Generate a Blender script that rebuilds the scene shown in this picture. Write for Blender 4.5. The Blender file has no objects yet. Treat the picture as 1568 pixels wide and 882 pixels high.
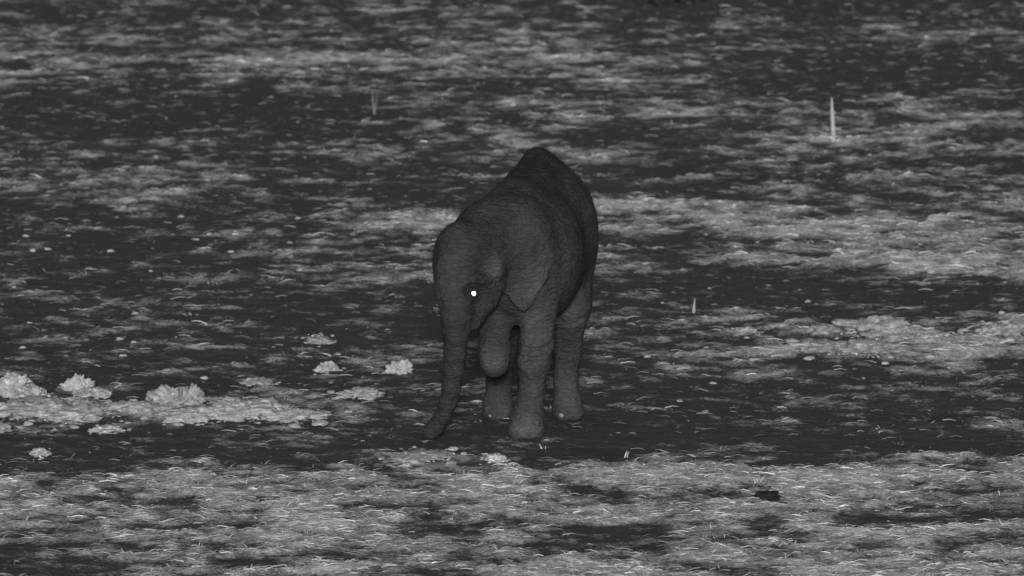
import bpy, bmesh, math, numpy as np, time
from mathutils import Vector
from mathutils import noise as mn
T0=time.time()
rng=np.random.default_rng(7)
scene=bpy.context.scene
scene.view_settings.view_transform='Standard'
try: scene.view_settings.look='None'
except: pass
scene.view_settings.exposure=0; scene.view_settings.gamma=1

# ---------------------------------------------------------------- noise
TAB=rng.random((256,256)).astype(np.float64)
def vn(x,y,s,o=0):
    x0=np.asarray(x,float); y0=np.asarray(y,float); a=.6+o*1.9      # rotate each octave so the lattice never lines up
    x=(x0*math.cos(a)-y0*math.sin(a))/s+o*17.31+500; y=(x0*math.sin(a)+y0*math.cos(a))/s+o*9.77+500
    xi=np.floor(x).astype(int); yi=np.floor(y).astype(int)
    fx=x-xi; fy=y-yi; fx=fx*fx*(3-2*fx); fy=fy*fy*(3-2*fy)
    a=TAB[xi&255,yi&255]; b=TAB[(xi+1)&255,yi&255]; c=TAB[xi&255,(yi+1)&255]; d=TAB[(xi+1)&255,(yi+1)&255]
    return (a*(1-fx)+b*fx)*(1-fy)+(c*(1-fx)+d*fx)*fy-.5
def sstep(a,b,v):
    t=np.clip((v-a)/(b-a),0,1); return t*t*(3-2*t)

# straw cover: (x, y, sx, sy, amount) on the ground, metres
COV=[(-.85,-1.3,.35,.3,.16),(.55,-1.0,1.0,.3,.14),(-1.65,-3.5,.35,.35,-.4),(1.1,.8,.8,.8,-.12),
(-1.75,.85,.4,.35,.30),(-1.1,.75,.35,.25,.30),(1.6,3.0,.6,.4,.38),(1.15,7.8,.5,1.0,.26),(2.1,7.2,.5,.9,.22),(2.15,6.0,.4,.35,.28),
(-.42,7.8,.2,.35,.42),(.5,8.4,.25,.5,.3),(-2.3,9.8,.7,.8,.15),(-1.1,5.7,.5,.4,.12),(-.9,7.8,.5,.4,.10),
(-1.9,13.6,1.0,1.2,-.26),(-1.6,4.2,.9,.6,-.12),(-1.9,7.5,.6,.8,-.14),(.4,17.3,1.0,1.0,.14),(-2.6,16.4,1.0,.9,.12),
(2.0,21.8,.9,.8,-.3),(-.1,11.9,.5,.6,.14),(1.9,13.0,.6,.9,.17),(2.2,16.6,.9,.9,-.30),(1.9,11,.5,.5,-.08),
(-.05,.15,.5,.45,-.14),(1.4,4.8,.7,.5,-.16),(2.3,9.0,.4,.5,.12),(-.4,10.2,.6,1.0,-.08),
(-1.7,-.9,.7,.25,-.05),(-1.4,2.2,.6,.35,-.08),(1.0,1.6,.6,.2,.08),(.7,-2.4,.5,.15,-.12),(-.9,-2.0,.3,.12,-.12),(1.7,-2.2,.3,.12,-.12)]
def cover_falloff(x,y):
    m=np.full(np.shape(x),.375)
    for (cx,cy,sx,sy,a) in COV:
        m=m+a*np.exp(-.5*(((x-cx)/sx)**2+((y-cy)/sy)**2))
    m=m+.29*sstep(-.30,-1.2,y)+.01*sstep(13,17,y)-.08*sstep(18.5,22,y)  # near rise and far drop also paint the lamp's fall-off into the straw
    m=m+.24*vn(x,y,.75,1)+.36*vn(x,y,.3,2)+.50*vn(x,y,.13,3)+.42*vn(x,y,.055,4)
    return m
def height(x,y):
    near=1-.9*np.exp(-.5*(((x-.0)/.45)**2+((y-.2)/.55)**2))
    far=1/(1+(np.hypot(x,y)/60)**2)
    h=.05*vn(x,y,1.7,11)+.022*vn(x,y,.5,12)+.012*vn(x,y,.17,13)
    h2=.008*vn(x,y,.075,14)+.006*vn(x,y,.04,15)
    c=sstep(.4,.9,cover_falloff(x,y))
    return h*near*far+h2*(.3+.7*near)+.013*c*near-.004

def mesh_from(name,V,quads=None,tris=None,smooth=True):
    me=bpy.data.meshes.new(name)
    V=np.ascontiguousarray(V,dtype=np.float32)
    me.vertices.add(len(V)); me.vertices.foreach_set('co',V.ravel())
    F=quads if quads is not None else tris
    n=F.shape[1]
    me.loops.add(F.size); me.loops.foreach_set('vertex_index',np.ascontiguousarray(F,dtype=np.int32).ravel())
    me.polygons.add(len(F))
    me.polygons.foreach_set('loop_start',np.arange(0,F.size,n,dtype=np.int32))
    me.polygons.foreach_set('loop_total',np.full(len(F),n,dtype=np.int32))
    me.polygons.foreach_set('use_smooth',np.full(len(F),smooth,dtype=bool))
    me.update(calc_edges=True); me.validate()
    ob=bpy.data.objects.new(name,me); scene.collection.objects.link(ob)
    return ob
def attr(ob,name,vals):
    a=ob.data.attributes.new(name,'FLOAT','POINT'); a.data.foreach_set('value',np.ascontiguousarray(vals,dtype=np.float32))

# ---------------------------------------------------------------- materials
class N:
    def __init__(s,name):
        s.m=bpy.data.materials.new(name); s.m.use_nodes=True; s.t=s.m.node_tree
        s.b=s.t.nodes['Principled BSDF']; s.b.inputs['Roughness'].default_value=.95
        s.b.inputs['Specular IOR Level'].default_value=.08
    def n(s,typ,**k):
        nd=s.t.nodes.new(typ)
        for a,v in k.items(): setattr(nd,a,v)
        return nd
    def l(s,a,b): s.t.links.new(a,b)
    def noise(s,scale,detail=4,rough=.6,vec=None):
        nd=s.n('ShaderNodeTexNoise'); nd.inputs['Scale'].default_value=scale; nd.inputs['Detail'].default_value=detail; nd.inputs['Roughness'].default_value=rough
        if vec: s.l(vec,nd.inputs['Vector'])
        return nd.outputs[0]
    def math(s,op,a,b=None,clamp=False):
        nd=s.n('ShaderNodeMath',operation=op); nd.use_clamp=clamp
        for i,v in enumerate((a,b)):
            if v is None: continue
            if isinstance(v,(int,float)): nd.inputs[i].default_value=v
            else: s.l(v,nd.inputs[i])
        return nd.outputs[0]
    def rmap(s,v,a,b,c,d):
        nd=s.n('ShaderNodeMapRange'); s.l(v,nd.inputs[0])
        for i,x in enumerate((a,b,c,d)): nd.inputs[i+1].default_value=x
        return nd.outputs[0]
    def grey(s,v):
        nd=s.n('ShaderNodeCombineColor')
        for i in range(3): s.l(v,nd.inputs[i])
        s.l(nd.outputs[0],s.b.inputs['Base Color'])
    def bump(s,h,dist,strength=1):
        nd=s.n('ShaderNodeBump'); nd.inputs['Distance'].default_value=dist; nd.inputs['Strength'].default_value=strength
        s.l(h,nd.inputs['Height']); s.l(nd.outputs[0],s.b.inputs['Normal'])
    def at(s,name): return s.n('ShaderNodeAttribute',attribute_name=name).outputs['Fac']
    def pos(s): return s.n('ShaderNodeTexCoord').outputs['Object']

g=N('ground_soil_straw'); p=g.pos()
c=g.at('cover_falloff')
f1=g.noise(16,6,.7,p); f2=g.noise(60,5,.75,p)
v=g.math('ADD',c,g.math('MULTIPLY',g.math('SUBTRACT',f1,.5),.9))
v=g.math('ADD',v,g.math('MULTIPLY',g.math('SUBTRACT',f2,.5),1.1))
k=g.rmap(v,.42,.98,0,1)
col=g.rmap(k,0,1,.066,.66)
col=g.math('MULTIPLY',col,g.rmap(f2,.3,.7,.75,1.2))
g.grey(col); g.bump(g.math('ADD',f1,g.math('MULTIPLY',f2,.5)),.022,1)

s=N('dry_straw'); tn=s.at('tone'); s.grey(tn)
def clodmat(name,a,b):
    cl=N(name); p=cl.pos(); n1=cl.noise(30,6,.75,p); n2=cl.noise(130,4,.7,p)
    cl.grey(cl.rmap(n1,.35,.65,a,b)); cl.bump(cl.math('ADD',n1,n2),.022,.9); return cl
cl=clodmat('pale_clod',.36,.80); cl2=clodmat('straw_heap',.30,.66)
dk=N('dark_soil'); p=dk.pos(); n1=dk.noise(40,5,.7,p); dk.grey(dk.rmap(n1,.3,.7,.018,.04)); dk.bump(n1,.01)

e=N('elephant_skin'); p=e.pos()
big=e.noise(6,4,.6,p); mid=e.noise(26,3,.55,p)
mp=e.n('ShaderNodeMapping'); mp.inputs['Scale'].default_value=(1,1,2.6); e.l(p,mp.inputs[0])
vo=e.n('ShaderNodeTexVoronoi',feature='DISTANCE_TO_EDGE'); vo.inputs['Scale'].default_value=22
ds=e.n('ShaderNodeVectorMath',operation='ADD'); wn=e.n('ShaderNodeTexNoise'); wn.inputs['Scale'].default_value=14; e.l(mp.outputs[0],wn.inputs['Vector'])
sc=e.n('ShaderNodeVectorMath',operation='SCALE'); sc.inputs['Scale'].default_value=.09; e.l(wn.outputs['Color'],sc.inputs[0])
e.l(mp.outputs[0],ds.inputs[0]); e.l(sc.outputs[0],ds.inputs[1]); e.l(ds.outputs[0],vo.inputs['Vector'])
cr=e.rmap(vo.outputs['Distance'],0,.16,0,1)
col=e.math('MULTIPLY',e.at('dust_shade'),e.rmap(big,.3,.7,.68,1.32))
col=e.math('MULTIPLY',col,e.rmap(mid,.3,.7,.86,1.14))
col=e.math('MULTIPLY',col,e.rmap(cr,0,1,.90,1.02))
e.grey(col); e.bump(e.math('ADD',e.math('MULTIPLY',cr,.5),e.math('MULTIPLY',mid,2.0)),.009,.65)
e.b.inputs['Roughness'].default_value=.85
nail=N('toenail'); p=nail.pos(); nail.grey(nail.rmap(nail.noise(60,3,.6,p),.3,.7,.036,.05))
nailp=N('toenail_pale'); p=nailp.pos(); nailp.grey(nailp.rmap(nailp.noise(60,3,.6,p),.3,.7,.14,.22))
eyeb=N('eyeball'); eyeb.b.inputs['Base Color'].default_value=(.01,.01,.01,1); eyeb.b.inputs['Roughness'].default_value=.15
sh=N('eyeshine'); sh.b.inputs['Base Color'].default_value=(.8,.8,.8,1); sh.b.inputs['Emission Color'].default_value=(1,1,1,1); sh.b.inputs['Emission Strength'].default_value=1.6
hr=N('elephant_hair'); hr.b.inputs['Base Color'].default_value=(.015,.015,.015,1)

# ---------------------------------------------------------------- ground
def axis(lo,hi,segs):
    out=[]
    a=lo
    for (end,st) in segs:
        n=max(1,round((end-a)/st)); out+=list(np.linspace(a,end,n,endpoint=False)); a=end
    out.append(a)
    out=np.array(out)
    g1=hi+np.cumsum(.08*1.35**np.arange(28)); g0=lo-np.cumsum(.08*1.35**np.arange(28))
    return np.concatenate([g0[::-1],out,g1])
xs=axis(-4.2,4.2,[(-2.6,.04),(2.6,.018),(4.2,.04)])
ys=axis(-5,25,[(9,.018),(25,.03)])
X,Y=np.meshgrid(xs,ys,indexing='ij')
Z=height(X,Y)
V=np.stack([X.ravel(),Y.ravel(),Z.ravel()],1)
nx,ny=X.shape; I=np.arange(nx*ny).reshape(nx,ny)
Q=np.stack([I[:-1,:-1],I[1:,:-1],I[1:,1:],I[:-1,1:]],-1).reshape(-1,4)
ground=mesh_from('ground',V,quads=Q); attr(ground,'cover_falloff',cover_falloff(X,Y).ravel()); ground.data.materials.append(g.m)

# ---------------------------------------------------------------- straw
def blades(x,y,z0,L,W,az,el,tone,roll):
    n=len(x)
    d=np.stack([np.cos(az)*np.cos(el),np.sin(az)*np.cos(el),np.sin(el)],1)
    sd=np.stack([-np.sin(az),np.cos(az),np.zeros(n)],1); up=np.cross(d,sd)
    sdir=sd*np.cos(roll)[:,None]+up*np.sin(roll)[:,None]
    b=np.stack([x,y,z0],1)
    bend=np.zeros((n,3)); bend[:,2]=-L*.08*np.cos(el); bend+=sd*(rng.normal(0,.06,n)*L)[:,None]
    m=b+d*(L*.55)[:,None]-bend*.4; t=b+d*L[:,None]+bend
    w=(W/2)[:,None]
    P=np.stack([b-sdir*w,b+sdir*w,m-sdir*w*.9,m+sdir*w*.9,t-sdir*w*.35,t+sdir*w*.35],1).reshape(-1,3)
    o=(np.arange(n)*6)[:,None]
    q=np.concatenate([o+np.array([[0,1,3,2]]),o+np.array([[2,3,5,4]])],0)
    return P,q,np.repeat(tone,6)
def sample(n,gain,fl=.02):
    x=rng.uniform(-3.6,3.6,n); u=rng.random(n); y=-4.8+29*u**1.25
    c=cover_falloff(x,y); keep=rng.random(n)<(sstep(.40,.98,c)*(1-fl)+fl)*gain
    return x[keep],y[keep],c[keep]
Ps=[];Qs=[];Ts=[];off=0
def add(P,q,t):
    global off
    Ps.append(P);Qs.append(q+off);Ts.append(t);off+=len(P)
x,y,c_=sample(380000,1,.035); n=len(x); print('lying blades',n)
dist=1+np.clip(y,0,25)*.02
L=rng.uniform(.012,.07,n)*dist; W=rng.uniform(.002,.0042,n)*dist
el=np.abs(rng.normal(0,.11,n)); az=rng.uniform(0,2*math.pi,n)
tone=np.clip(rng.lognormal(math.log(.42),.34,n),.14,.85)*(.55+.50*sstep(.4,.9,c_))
add(*blades(x,y,height(x,y)+rng.uniform(-.001,.005,n),L,W,az,el,tone,rng.uniform(-1.0,1.0,n)))
x,y,c_=sample(4000,.9); k=8
x=np.repeat(x,k)+rng.normal(0,.014,len(x)*k); y=np.repeat(y,k)+rng.normal(0,.014,len(y)*k); n=len(x)
add(*blades(x,y,height(x,y)-.003,rng.uniform(.008,.028,n),rng.uniform(.002,.0035,n),rng.uniform(0,6.3,n),rng.normal(.6,.35,n),rng.uniform(.2,.45,n),rng.uniform(-1,1,n)))
straw=mesh_from('dry_grass',np.concatenate(Ps),quads=np.concatenate(Qs),smooth=False)
attr(straw,'tone',np.concatenate(Ts)); straw.data.materials.append(s.m)

def stalks(name,lst,tone=.4):
    P=[];q=[];t=[];o=0
    for (x,y,h,lean,w,cnt) in lst:
        xx=x+rng.normal(0,.008,cnt); yy=y+rng.normal(0,.008,cnt)
        hh=h*rng.uniform(.4,.9,cnt); hh[0]=h
        el=math.pi/2-np.abs(rng.normal(0,.25,cnt)); el[0]=math.pi/2-abs(lean)
        az=rng.uniform(0,6.3,cnt); az[0]=0 if lean>0 else math.pi
        for tw in (0,1.57):
            a,b,c=blades(xx,yy,height(xx,yy)-.005,hh,np.full(cnt,w),az,el,np.full(cnt,tone),az*0+tw)
            P.append(a);q.append(b+o);t.append(c);o+=len(a)
    ob=mesh_from(name,np.concatenate(P),quads=np.concatenate(q),smooth=False); attr(ob,'tone',np.concatenate(t)); ob.data.materials.append(s.m)
stalks('dry_stalk',[(1.73,12.3,.21,-.05,.019,1)],.30)
stalks('dry_stalk',[(-2.53,8.5,.16,.2,.010,1)],.22)
stalks('dry_stalk',[(.79,4.1,.07,.1,.010,2)],.24)
stalks('dry_stalk',[(-.76,13.5,.15,-.05,.008,3)],.12)
stalks('dry_stalk',[(.43,-.55,.035,.3,.004,4),(.12,-.3,.03,-.5,.004,3),(.9,-1.3,.035,.6,.004,4)],.35)

# ---------------------------------------------------------------- clods
def ico(sub):
    bm=bmesh.new(); bmesh.ops.create_icosphere(bm,subdivisions=sub,radius=1); bm.verts.index_update()
    BV=np.array([v.co[:] for v in bm.verts]); BF=np.array([[v.index for v in f.verts] for f in bm.faces]); bm.free(); return BV,BF
def clod_mesh(lst,name,mat,rough=.35,sub=4,fl=.2):
    BV,BF=ico(sub); allV=[];allF=[];o=0
    for i,(x,y,rx,ry,rz) in enumerate(lst):
        if sub>3:
            d=np.array([1+rough*(.9*mn.noise(Vector(q*1.3)+Vector((i*5.1,0,0)))+.55*mn.noise(Vector(q*3.1)+Vector((i*5.1,3,0)))+.3*mn.noise(Vector(q*7.5)+Vector((i,9,0)))+.12*mn.noise(Vector(q*17)+Vector((i,9,5)))) for q in BV])
        else:
            d=1+rough*1.4*vn(BV[:,0]+BV[:,2]*.7,BV[:,1]+BV[:,2]*.9,.8,i*.37)
        P=BV*d[:,None]*np.array([rx,ry,rz]); P+=np.array([x,y,float(height(x,y))+rz*fl])
        allV.append(P);allF.append(BF+o);o+=len(P)
    ob=mesh_from(name,np.concatenate(allV),tris=np.concatenate(allF)); ob.data.materials.append(mat)
    return ob
L1=[(-1.98,1.22,.075,.09,.06),(-1.91,1.1,.05,.08,.03),(-1.74,1.38,.045,.05,.045),(-1.68,1.25,.06,.08,.02),(-1.85,.75,.12,.18,.036),(-1.72,.6,.10,.14,.026),(-2.03,.7,.11,.14,.03),
(-1.56,.22,.05,.06,.016),(-.755,2.12,.045,.05,.03),(-.46,2.12,.042,.05,.038),(-.61,1.3,.078,.10,.02),(-.065,-.66,.04,.05,.017),(-1.78,-.5,.03,.05,.018),
(-1.45,.8,.08,.12,.02),(-1.22,.62,.12,.14,.024),(-1.08,.68,.12,.14,.030),(-.97,.72,.09,.12,.038),(-.86,.62,.12,.12,.022)]
L2=[(-1.36,1.0,.07,.09,.055),(-1.28,1.05,.05,.07,.045),(-1.55,.85,.08,.1,.022),(-2.02,.25,.06,.08,.016),(-.81,3.05,.05,.08,.016),(-1.03,1.7,.05,.08,.013),(1.52,3.3,.10,.13,.040),(1.64,3.2,.11,.14,.024),(1.32,3.35,.05,.08,.018),(2.1,3.3,.08,.12,.026),(1.9,3.05,.12,.12,.014),(1.0,3.4,.04,.07,.018),(1.33,2.8,.12,.14,.016),(1.50,2.75,.10,.12,.020),(-.34,-.56,.10,.12,.012)]
sat=[]
for (x,y,a,b,c) in L1+L2:
    for _ in range(8):
        t=rng.uniform(0,6.28); q_=rng.uniform(.8,1.9); r=rng.uniform(.06,.28)*a
        sat.append((x+math.cos(t)*a*q_,y+math.sin(t)*b*q_*1.6,r,r*1.1,r*.5))
for _ in range(70):
    x=rng.uniform(-2.4,2.4);y=rng.uniform(1,9);r=rng.uniform(.006,.013)
    if abs(x)>.5: sat.append((x,y,r*1.4,r,r*.7))
clod_mesh(L1,'pale_soil_clods',cl.m,.75,5)
clod_mesh(L2,'straw_heaps',cl2.m,.75,5)
clod_mesh(sat,'pale_soil_crumbs',cl2.m,.5,2)
hx=[];hy=[];hz=[]
for (x,y,a,b,c) in L1+L2:
    m=int(1800*a); r=np.sqrt(rng.random(m))*1.25; t=rng.uniform(0,6.28,m)
    px=x+a*r*np.cos(t); py=y+b*r*np.sin(t)*1.2
    hx.append(px);hy.append(py);hz.append(height(px,py)+c*(.2+np.sqrt(np.clip(1-r*r,0,1)))*rng.uniform(.2,.95,m))
hx=np.concatenate(hx);hy=np.concatenate(hy);hz=np.concatenate(hz);n=len(hx)
P_,q_,t_=blades(hx,hy,hz,rng.uniform(.008,.022,n),rng.uniform(.002,.004,n),rng.uniform(0,6.3,n),rng.normal(.05,.22,n),rng.uniform(.4,.8,n),rng.uniform(-1,1,n))
hs=mesh_from('heap_straw',P_,quads=q_,smooth=False); attr(hs,'tone',t_); hs.data.materials.append(s.m)
clod_mesh([(.93,-1.72,.045,.08,.012)],'dark_soil_clod',dk.m,.6)
clod_mesh([(1.02,21.5,.10,.15,.045),(1.2,21.7,.06,.1,.03)],'dark_bush_stump',dk.m,.8)

# ---------------------------------------------------------------- elephant (implicit surface)
h=.0065
lo=np.array([-.42,-.50,-.03]); hi=np.array([.45,.95,1.13])
gx,gy,gz=[np.arange(lo[i],hi[i],h,dtype=np.float32) for i in range(3)]
F=np.full((len(gx),len(gy),len(gz)),1.0,np.float32)
def crop(a,b,m=.1):
    sl=[]
    for ax,g_ in enumerate((gx,gy,gz)):
        i0=max(0,int((a[ax]-m-lo[ax])/h)); i1=min(len(g_),int((b[ax]+m-lo[ax])/h)+2); sl.append(slice(i0,i1))
    return tuple(sl)
def coords(sl):
    return gx[sl[0]][:,None,None],gy[sl[1]][None,:,None],gz[sl[2]][None,None,:]
def union(sl,d,k):
    f=F[sl]
    hh=np.clip(.5+.5*(f-d)/k,0,1)
    F[sl]=f*(1-hh)+d*hh-k*hh*(1-hh)
def carve(sl,d,k):
    f=F[sl]; d=-d
    hh=np.clip(.5-.5*(f-d)/k,0,1)
    F[sl]=f*(1-hh)+d*hh+k*hh*(1-hh)
def ell_d(c,r,yaw,pitch,sl):
    x,y,z=coords(sl); x=x-c[0];y=y-c[1];z=z-c[2]
    a=math.radians(yaw); u=x*math.cos(a)+y*math.sin(a); v=-x*math.sin(a)+y*math.cos(a)
    b=math.radians(pitch); v2=v*math.cos(b)+z*math.sin(b); w=-v*math.sin(b)+z*math.cos(b)
    k0=np.sqrt((u/r[0])**2+(v2/r[1])**2+(w/r[2])**2)+1e-6
    k1=np.sqrt((u/r[0]**2)**2+(v2/r[1]**2)**2+(w/r[2]**2)**2)+1e-6
    return k0*(k0-1)/k1
def ell(c,r,yaw=0,pitch=0,k=.05,sub=False):
    R=max(r); c=np.array(c); sl=crop(c-R,c+R)
    d=ell_d(c,r,yaw,pitch,sl)
    (carve if sub else union)(sl,d,k)
def chain(pts,k=.04,sub=False):
    for (a,b) in zip(pts[:-1],pts[1:]):
        A=np.array(a[:3]);B=np.array(b[:3]);R=max(a[3],b[3])
        sl=crop(np.minimum(A,B)-R,np.maximum(A,B)+R); x,y,z=coords(sl)
        D=B-A; L2=(D*D).sum()
        t=np.clip(((x-A[0])*D[0]+(y-A[1])*D[1]+(z-A[2])*D[2])/L2,0,1)
        d=np.sqrt((x-A[0]-t*D[0])**2+(y-A[1]-t*D[1])**2+(z-A[2]-t*D[2])**2)-(a[3]+t*(b[3]-a[3]))
        (carve if sub else union)(sl,d,k)
# body
ell((.135,.50,.73),(.198,.27,.28),12,0,.05)
ell((.075,.27,.67),(.198,.34,.270),12,-4,.07)
chain([(.100,.50,.970,.06),(.065,.32,.930,.065),(.01,.12,.880,.070),(-.06,-.02,.835,.07)],.09)
chain([(.098,.52,1.025,.016),(.092,.46,1.025,.014)],.09)
ell((.01,.06,.67),(.168,.20,.245),12,0,.06)
chain([(.02,.10,.82,.13),(-.09,-.08,.77,.128),(-.15,-.18,.715,.115)],.06)
# legs
chain([(.20,.54,.66,.13),(.215,.47,.45,.090),(.213,.55,.27,.056),(.210,.545,.15,.042),(.216,.53,.05,.052),(.222,.525,.02,.060)],.035)
chain([(.03,.54,.64,.13),(-.01,.47,.45,.088),(-.04,.55,.27,.056),(-.050,.545,.15,.045),(-.056,.53,.045,.053),(-.056,.525,.02,.058)],.035)
chain([(.085,.06,.66,.11),(.10,.03,.50,.072),(.095,.0,.36,.062),(.083,-.01,.28,.059),(.075,.015,.17,.048),(.064,.005,.09,.053),(.056,.0,.045,.063),(.054,-.005,.02,.069)],.03)
chain([(-.09,.06,.64,.11),(-.07,.05,.48,.074),(-.066,-.05,.33,.056),(-.066,-.055,.285,.055)],.03)
chain([(-.067,-.03,.29,.048),(-.062,.07,.262,.042),(-.06,.13,.245,.050)],.02)
for (a,b,r) in (((.10,-.06,.43),(.17,-.02,.44),.007),((.02,-.055,.30),(.13,-.06,.31),.006),((.03,-.06,.335),(.15,-.05,.35),.005),((.27,.42,.40),(.15,.40,.41),.008),((.01,-.055,.11),(.12,-.055,.115),.006),
  ((-.12,-.12,.355),(-.02,-.12,.365),.006),((.26,.50,.20),(.16,.49,.205),.006),((-.15,-.375,.53),(-.25,-.385,.535),.005),((-.16,-.37,.50),(-.25,-.375,.502),.005),((-.17,-.37,.46),(-.25,-.37,.462),.004)):
    chain([(*a,r),(*b,r)],.022,True)
# head
ell((-.160,-.20,.685),(.130,.165,.172),-32,8,.04)
ell((-.205,-.26,.73),(.080,.085,.115),-32,0,.04)
ell((-.212,-.29,.62),(.074,.09,.14),-32,0,.04)
ell((-.115,-.22,.60),(.068,.10,.10),-32,0,.04)
chain([(-.055,-.25,.665,.018),(-.10,-.33,.650,.014),(-.15,-.375,.645,.012)],.04)
ell((-.085,-.335,.70),(.03,.035,.045),-32,0,.05,sub=True)
chain([(-.12,-.24,.55,.058),(-.150,-.31,.475,.034)],.03)
chain([(-.209,-.31,.60,.077),(-.210,-.335,.50,.057),(-.213,-.325,.43,.046),(-.215,-.30,.36,.041),(-.221,-.275,.29,.037),(-.230,-.245,.22,.034),(-.242,-.21,.16,.032),(-.262,-.175,.10,.031),(-.288,-.15,.055,.032),(-.314,-.15,.030,.028)],.022)
ell((-.148,-.375,.598),(.032,.03,.02),0,0,.025,sub=True)
def ear(A,B,poly,bulge,th=.004,k=.028):
    A=np.array(A,float);B=np.array(B,float); d=B-A; Lr=np.hypot(*d); d/=Lr; nrm=np.array([d[1],-d[0]])
    P=np.array(poly,float); zmin,zmax=P[:,1].min(),P[:,1].max()
    ends=np.stack([A+d*P[:,0].min(),A+d*P[:,0].max()])
    a=np.array([*ends.min(0),zmin]);b=np.array([*ends.max(0),zmax]); sl=crop(a,b,.08); x,y,z=coords(sl)
    u=(x-A[0])*d[0]+(y-A[1])*d[1]; w=(x-A[0])*nrm[0]+(y-A[1])*nrm[1]; u,w,zz=np.broadcast_arrays(u,w,z)
    w=w-bulge*np.sin(np.clip(u/Lr,-.2,1.3)*math.pi)+ .007*np.sin(zz*30+u*30)
    dd=np.full(u.shape,1e3,np.float32); s_=np.ones(u.shape,np.float32)
    for i in range(len(P)):
        v0=P[i];v1=P[i-1]; e0,e1=v1-v0; wx=u-v0[0];wz=zz-v0[1]
        t=np.clip((wx*e0+wz*e1)/(e0*e0+e1*e1),0,1)
        dd=np.minimum(dd,(wx-e0*t)**2+(wz-e1*t)**2)
        c1=zz>=v0[1];c2=zz<v1[1];c3=e0*wz>e1*wx
        fl=(c1&c2&c3)|(~c1&~c2&~c3); s_=np.where(fl,-s_,s_)
    d2=s_*np.sqrt(dd)-.012
    q=np.abs(w)-th
    D=np.minimum(np.maximum(d2,q),0)+np.sqrt(np.maximum(d2,0)**2+np.maximum(q,0)**2)-.003
    union(sl,D.astype(np.float32),k)
ell((.020,-.055,.75),(.137,.115,.170),20,0,.05)
ear((-.05,-.175),(.150,-.082),[(.0,.77),(.03,.81),(.08,.825),(.13,.81),(.165,.78),(.193,.73),(.197,.69),(.18,.63),(.15,.575),(.125,.53),(.10,.51),(.07,.53),(.04,.58),(.0,.66)],.008)
ear((-.245,-.10),(-.16,.10),[(.0,.60),(.0,.74),(.06,.78),(.15,.78),(.2,.72),(.2,.65),(.15,.56),(.07,.52),(.03,.55)],.02)
chain([(.17,.755,.86,.03),(.185,.80,.72,.018),(.19,.81,.52,.012),(.19,.81,.40,.010)],.03)
F=np.maximum(F,-(gz[None,None,:]+.004))
def first_y(x,z):
    i=int(round((x-lo[0])/h)); k_=int(round((z-lo[2])/h)); col=F[i,:,k_]; j=int(np.argmax(col<0)); return gy[j]
def surface_nets(F):
    S=F<0; nx,ny,nz=F.shape
    cs=np.zeros((nx-1,ny-1,nz-1),np.int8)
    for a in (0,1):
        for b in (0,1):
            for c in (0,1): cs+=S[a:nx-1+a,b:ny-1+b,c:nz-1+c]
    cells=np.argwhere((cs>0)&(cs<8)); idx=np.full(cs.shape,-1,np.int64); idx[tuple(cells.T)]=np.arange(len(cells))
    acc=np.zeros((len(cells),3)); cnt=np.zeros(len(cells))
    cor=[np.array((a,b,c)) for a in (0,1) for b in (0,1) for c in (0,1)]
    for A in cor:
        for ax in range(3):
            if A[ax]==1: continue
            B=A.copy();B[ax]=1
            fa=F[tuple((cells+A).T)];fb=F[tuple((cells+B).T)]
            m=(fa<0)!=(fb<0); t=np.where(m,fa/(fa-fb+1e-12),0)
            pt=A[None,:]+(B-A)[None,:]*t[:,None]; acc[m]+=pt[m]; cnt[m]+=1
    V=cells+acc/cnt[:,None]
    quads=[]
    for ax in range(3):
        sl0=[slice(None)]*3; sl1=[slice(None)]*3; sl0[ax]=slice(0,-1); sl1[ax]=slice(1,None)
        a=S[tuple(sl0)];b=S[tuple(sl1)]
        o1,o2=[i for i in range(3) if i!=ax]
        for flip,mask in ((False,a&~b),(True,~a&b)):
            E=np.argwhere(mask); E=E[(E[:,o1]>0)&(E[:,o2]>0)]
            E=E[(E[:,o1]<F.shape[o1]-1)&(E[:,o2]<F.shape[o2]-1)]
            def at(d1,d2):
                C=E.copy();C[:,o1]-=d1;C[:,o2]-=d2; return idx[tuple(C.T)]
            q=np.stack([at(1,1),at(0,1),at(0,0),at(1,0)],1)
            if flip!=(ax==1): q=q[:,::-1]
            quads.append(q)
    return V*h+lo,np.concatenate(quads)
EV,EQ=surface_nets(F)
body=mesh_from('baby_elephant',EV,quads=EQ); body.data.materials.append(e.m)
sm=body.modifiers.new('soften','SMOOTH'); sm.factor=.5; sm.iterations=3
x,y,z=EV.T
gau=lambda cx,cz,sx,sz,a,yl=9: a*np.exp(-.5*(((x-cx)/sx)**2+((z-cz)/sz)**2))*(y<yl)
d=.033+.0*x
d+=gau(-.06,.66,.018,.05,.028,-.1)
d+=gau(.13,.68,.022,.07,.016,0)+gau(.09,.60,.03,.05,.015,0)
d+=gau(.08,.35,.05,.15,.016,.1)+gau(-.07,.29,.035,.035,.026,.1)
d+=gau(.24,.39,.03,.03,.024)+gau(.05,.03,.06,.05,.022)+gau(.22,.10,.05,.12,.010)+gau(-.05,.06,.05,.05,.012)
d-=gau(-.145,.60,.028,.03,.016,-.2)
d-=gau(-.23,.25,.05,.25,.006,0)
d-=.011*sstep(.90,1.02,z)  # shade on the top of the back, painted into the skin colour
attr(body,'dust_shade',np.clip(d,.010,1))
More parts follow.
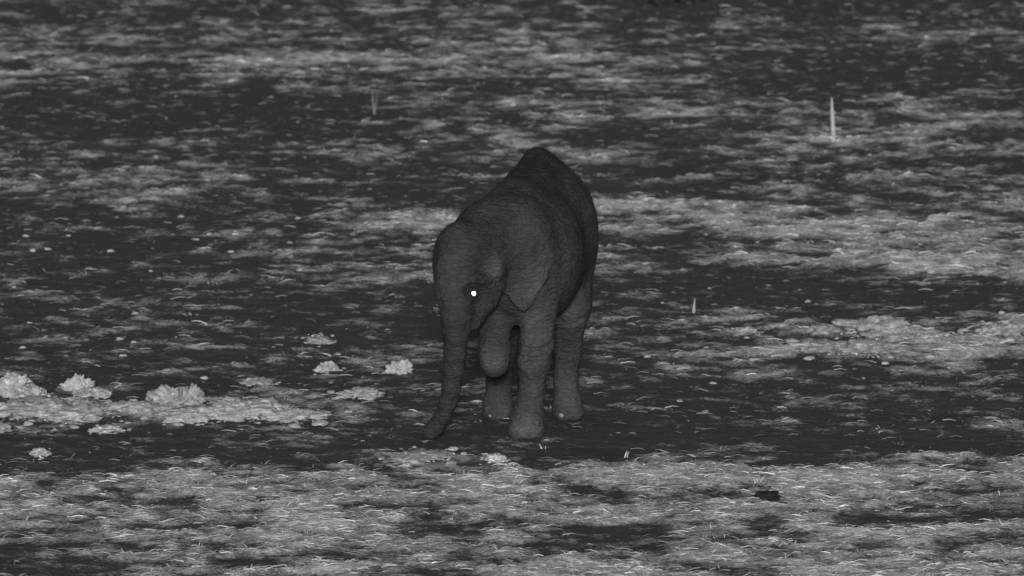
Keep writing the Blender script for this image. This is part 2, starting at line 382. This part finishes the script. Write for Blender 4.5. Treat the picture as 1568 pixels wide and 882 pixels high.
def part(name,loc,scale,mat,rot=0,sub=3):
    bm=bmesh.new(); bmesh.ops.create_icosphere(bm,subdivisions=sub,radius=1)
    for v_ in bm.verts: v_.co=(v_.co.x*scale[0],v_.co.y*scale[1],v_.co.z*scale[2])
    me=bpy.data.meshes.new(name); bm.to_mesh(me); bm.free()
    for p_ in me.polygons: p_.use_smooth=True
    ob=bpy.data.objects.new(name,me); scene.collection.objects.link(ob); ob.location=loc; ob.rotation_euler[2]=rot
    me.materials.append(mat); ob.parent=body
    return ob
ex,ez=-.145,.588
ey=first_y(ex,ez)
part('eye',(ex,ey+.008,ez),(.017,.014,.014),eyeb.m)
part('eye_shine',(ex,ey-.006,ez),(.009,.004,.009),sh.m)
k=0
for fi,(fx,fy,r) in enumerate(((.222,.525,.060),(-.056,.525,.057),(.054,-.005,.069))):
    for a in (-62,-22,18,55):
        k+=1; t=math.radians(a-90-8)
        part('toenail_%d'%k,(fx+math.cos(t)*r*.95,fy+math.sin(t)*r*.95,.018),(.013,.007,.012),(nailp if (fi<2 and a==-22) else nail).m,t+math.pi/2,2)
me=body.data; nv=len(EV)
nor=np.zeros(nv*3,np.float32); me.vertices.foreach_get('normal',nor); nor=nor.reshape(-1,3)
cand=np.where((nor[:,2]>.15)&(z>.75))[0]; print('normals up check',nor[np.argmax(z)])
if len(cand):
    sel=rng.choice(cand,2600); b=EV[sel]; nn=nor[sel]+rng.normal(0,.35,(len(sel),3)); nn[:,1]+=.2
    nn/=np.linalg.norm(nn,axis=1)[:,None]; L=rng.uniform(.008,.02,len(sel))
    sd=np.cross(nn,rng.normal(0,1,(len(sel),3))); sd/=np.linalg.norm(sd,axis=1)[:,None]; sd*=.0007
    P=np.stack([b-sd-nn*.003,b+sd-nn*.003,b+nn*L[:,None]],1).reshape(-1,3)
    ho=mesh_from('body_hair',P,tris=np.arange(len(P)).reshape(-1,3),smooth=False); ho.data.materials.append(hr.m); ho.parent=body

# ---------------------------------------------------------------- light, world, camera
EL=9.5
w=bpy.data.worlds.new('World'); scene.world=w; w.use_nodes=True; nt=w.node_tree
sky=nt.nodes.new('ShaderNodeTexSky'); sky.sky_type='NISHITA'; sky.sun_disc=False; sky.sun_elevation=math.radians(EL); sky.sun_rotation=math.radians(180)
bw=nt.nodes.new('ShaderNodeRGBToBW'); bg=nt.nodes['Background']; bg.inputs['Strength'].default_value=.10
nt.links.new(sky.outputs[0],bw.inputs[0]); nt.links.new(bw.outputs[0],bg.inputs[0])
sd=bpy.data.lights.new('sun','SUN'); sd.energy=3.8; sd.angle=math.radians(5); sd.color=(1,1,1)
so=bpy.data.objects.new('sun',sd); scene.collection.objects.link(so); so.rotation_euler=(math.radians(90-EL),0,0); so.location=(0,-10,8)
cd=bpy.data.cameras.new('camera'); cam=bpy.data.objects.new('camera',cd); scene.collection.objects.link(cam); scene.camera=cam
P=math.radians(6.5); tgt=Vector((0,0,.57))
cam.location=tgt+Vector((0,-30*math.cos(P),30*math.sin(P)))
cam.rotation_euler=(math.radians(90)-P,0,0)
cd.sensor_width=36; cd.lens=275.5; cd.clip_end=3000; cd.clip_start=.5
cd.dof.use_dof=True; cd.dof.focus_distance=28.2; cd.dof.aperture_fstop=9
print('done',time.time()-T0)
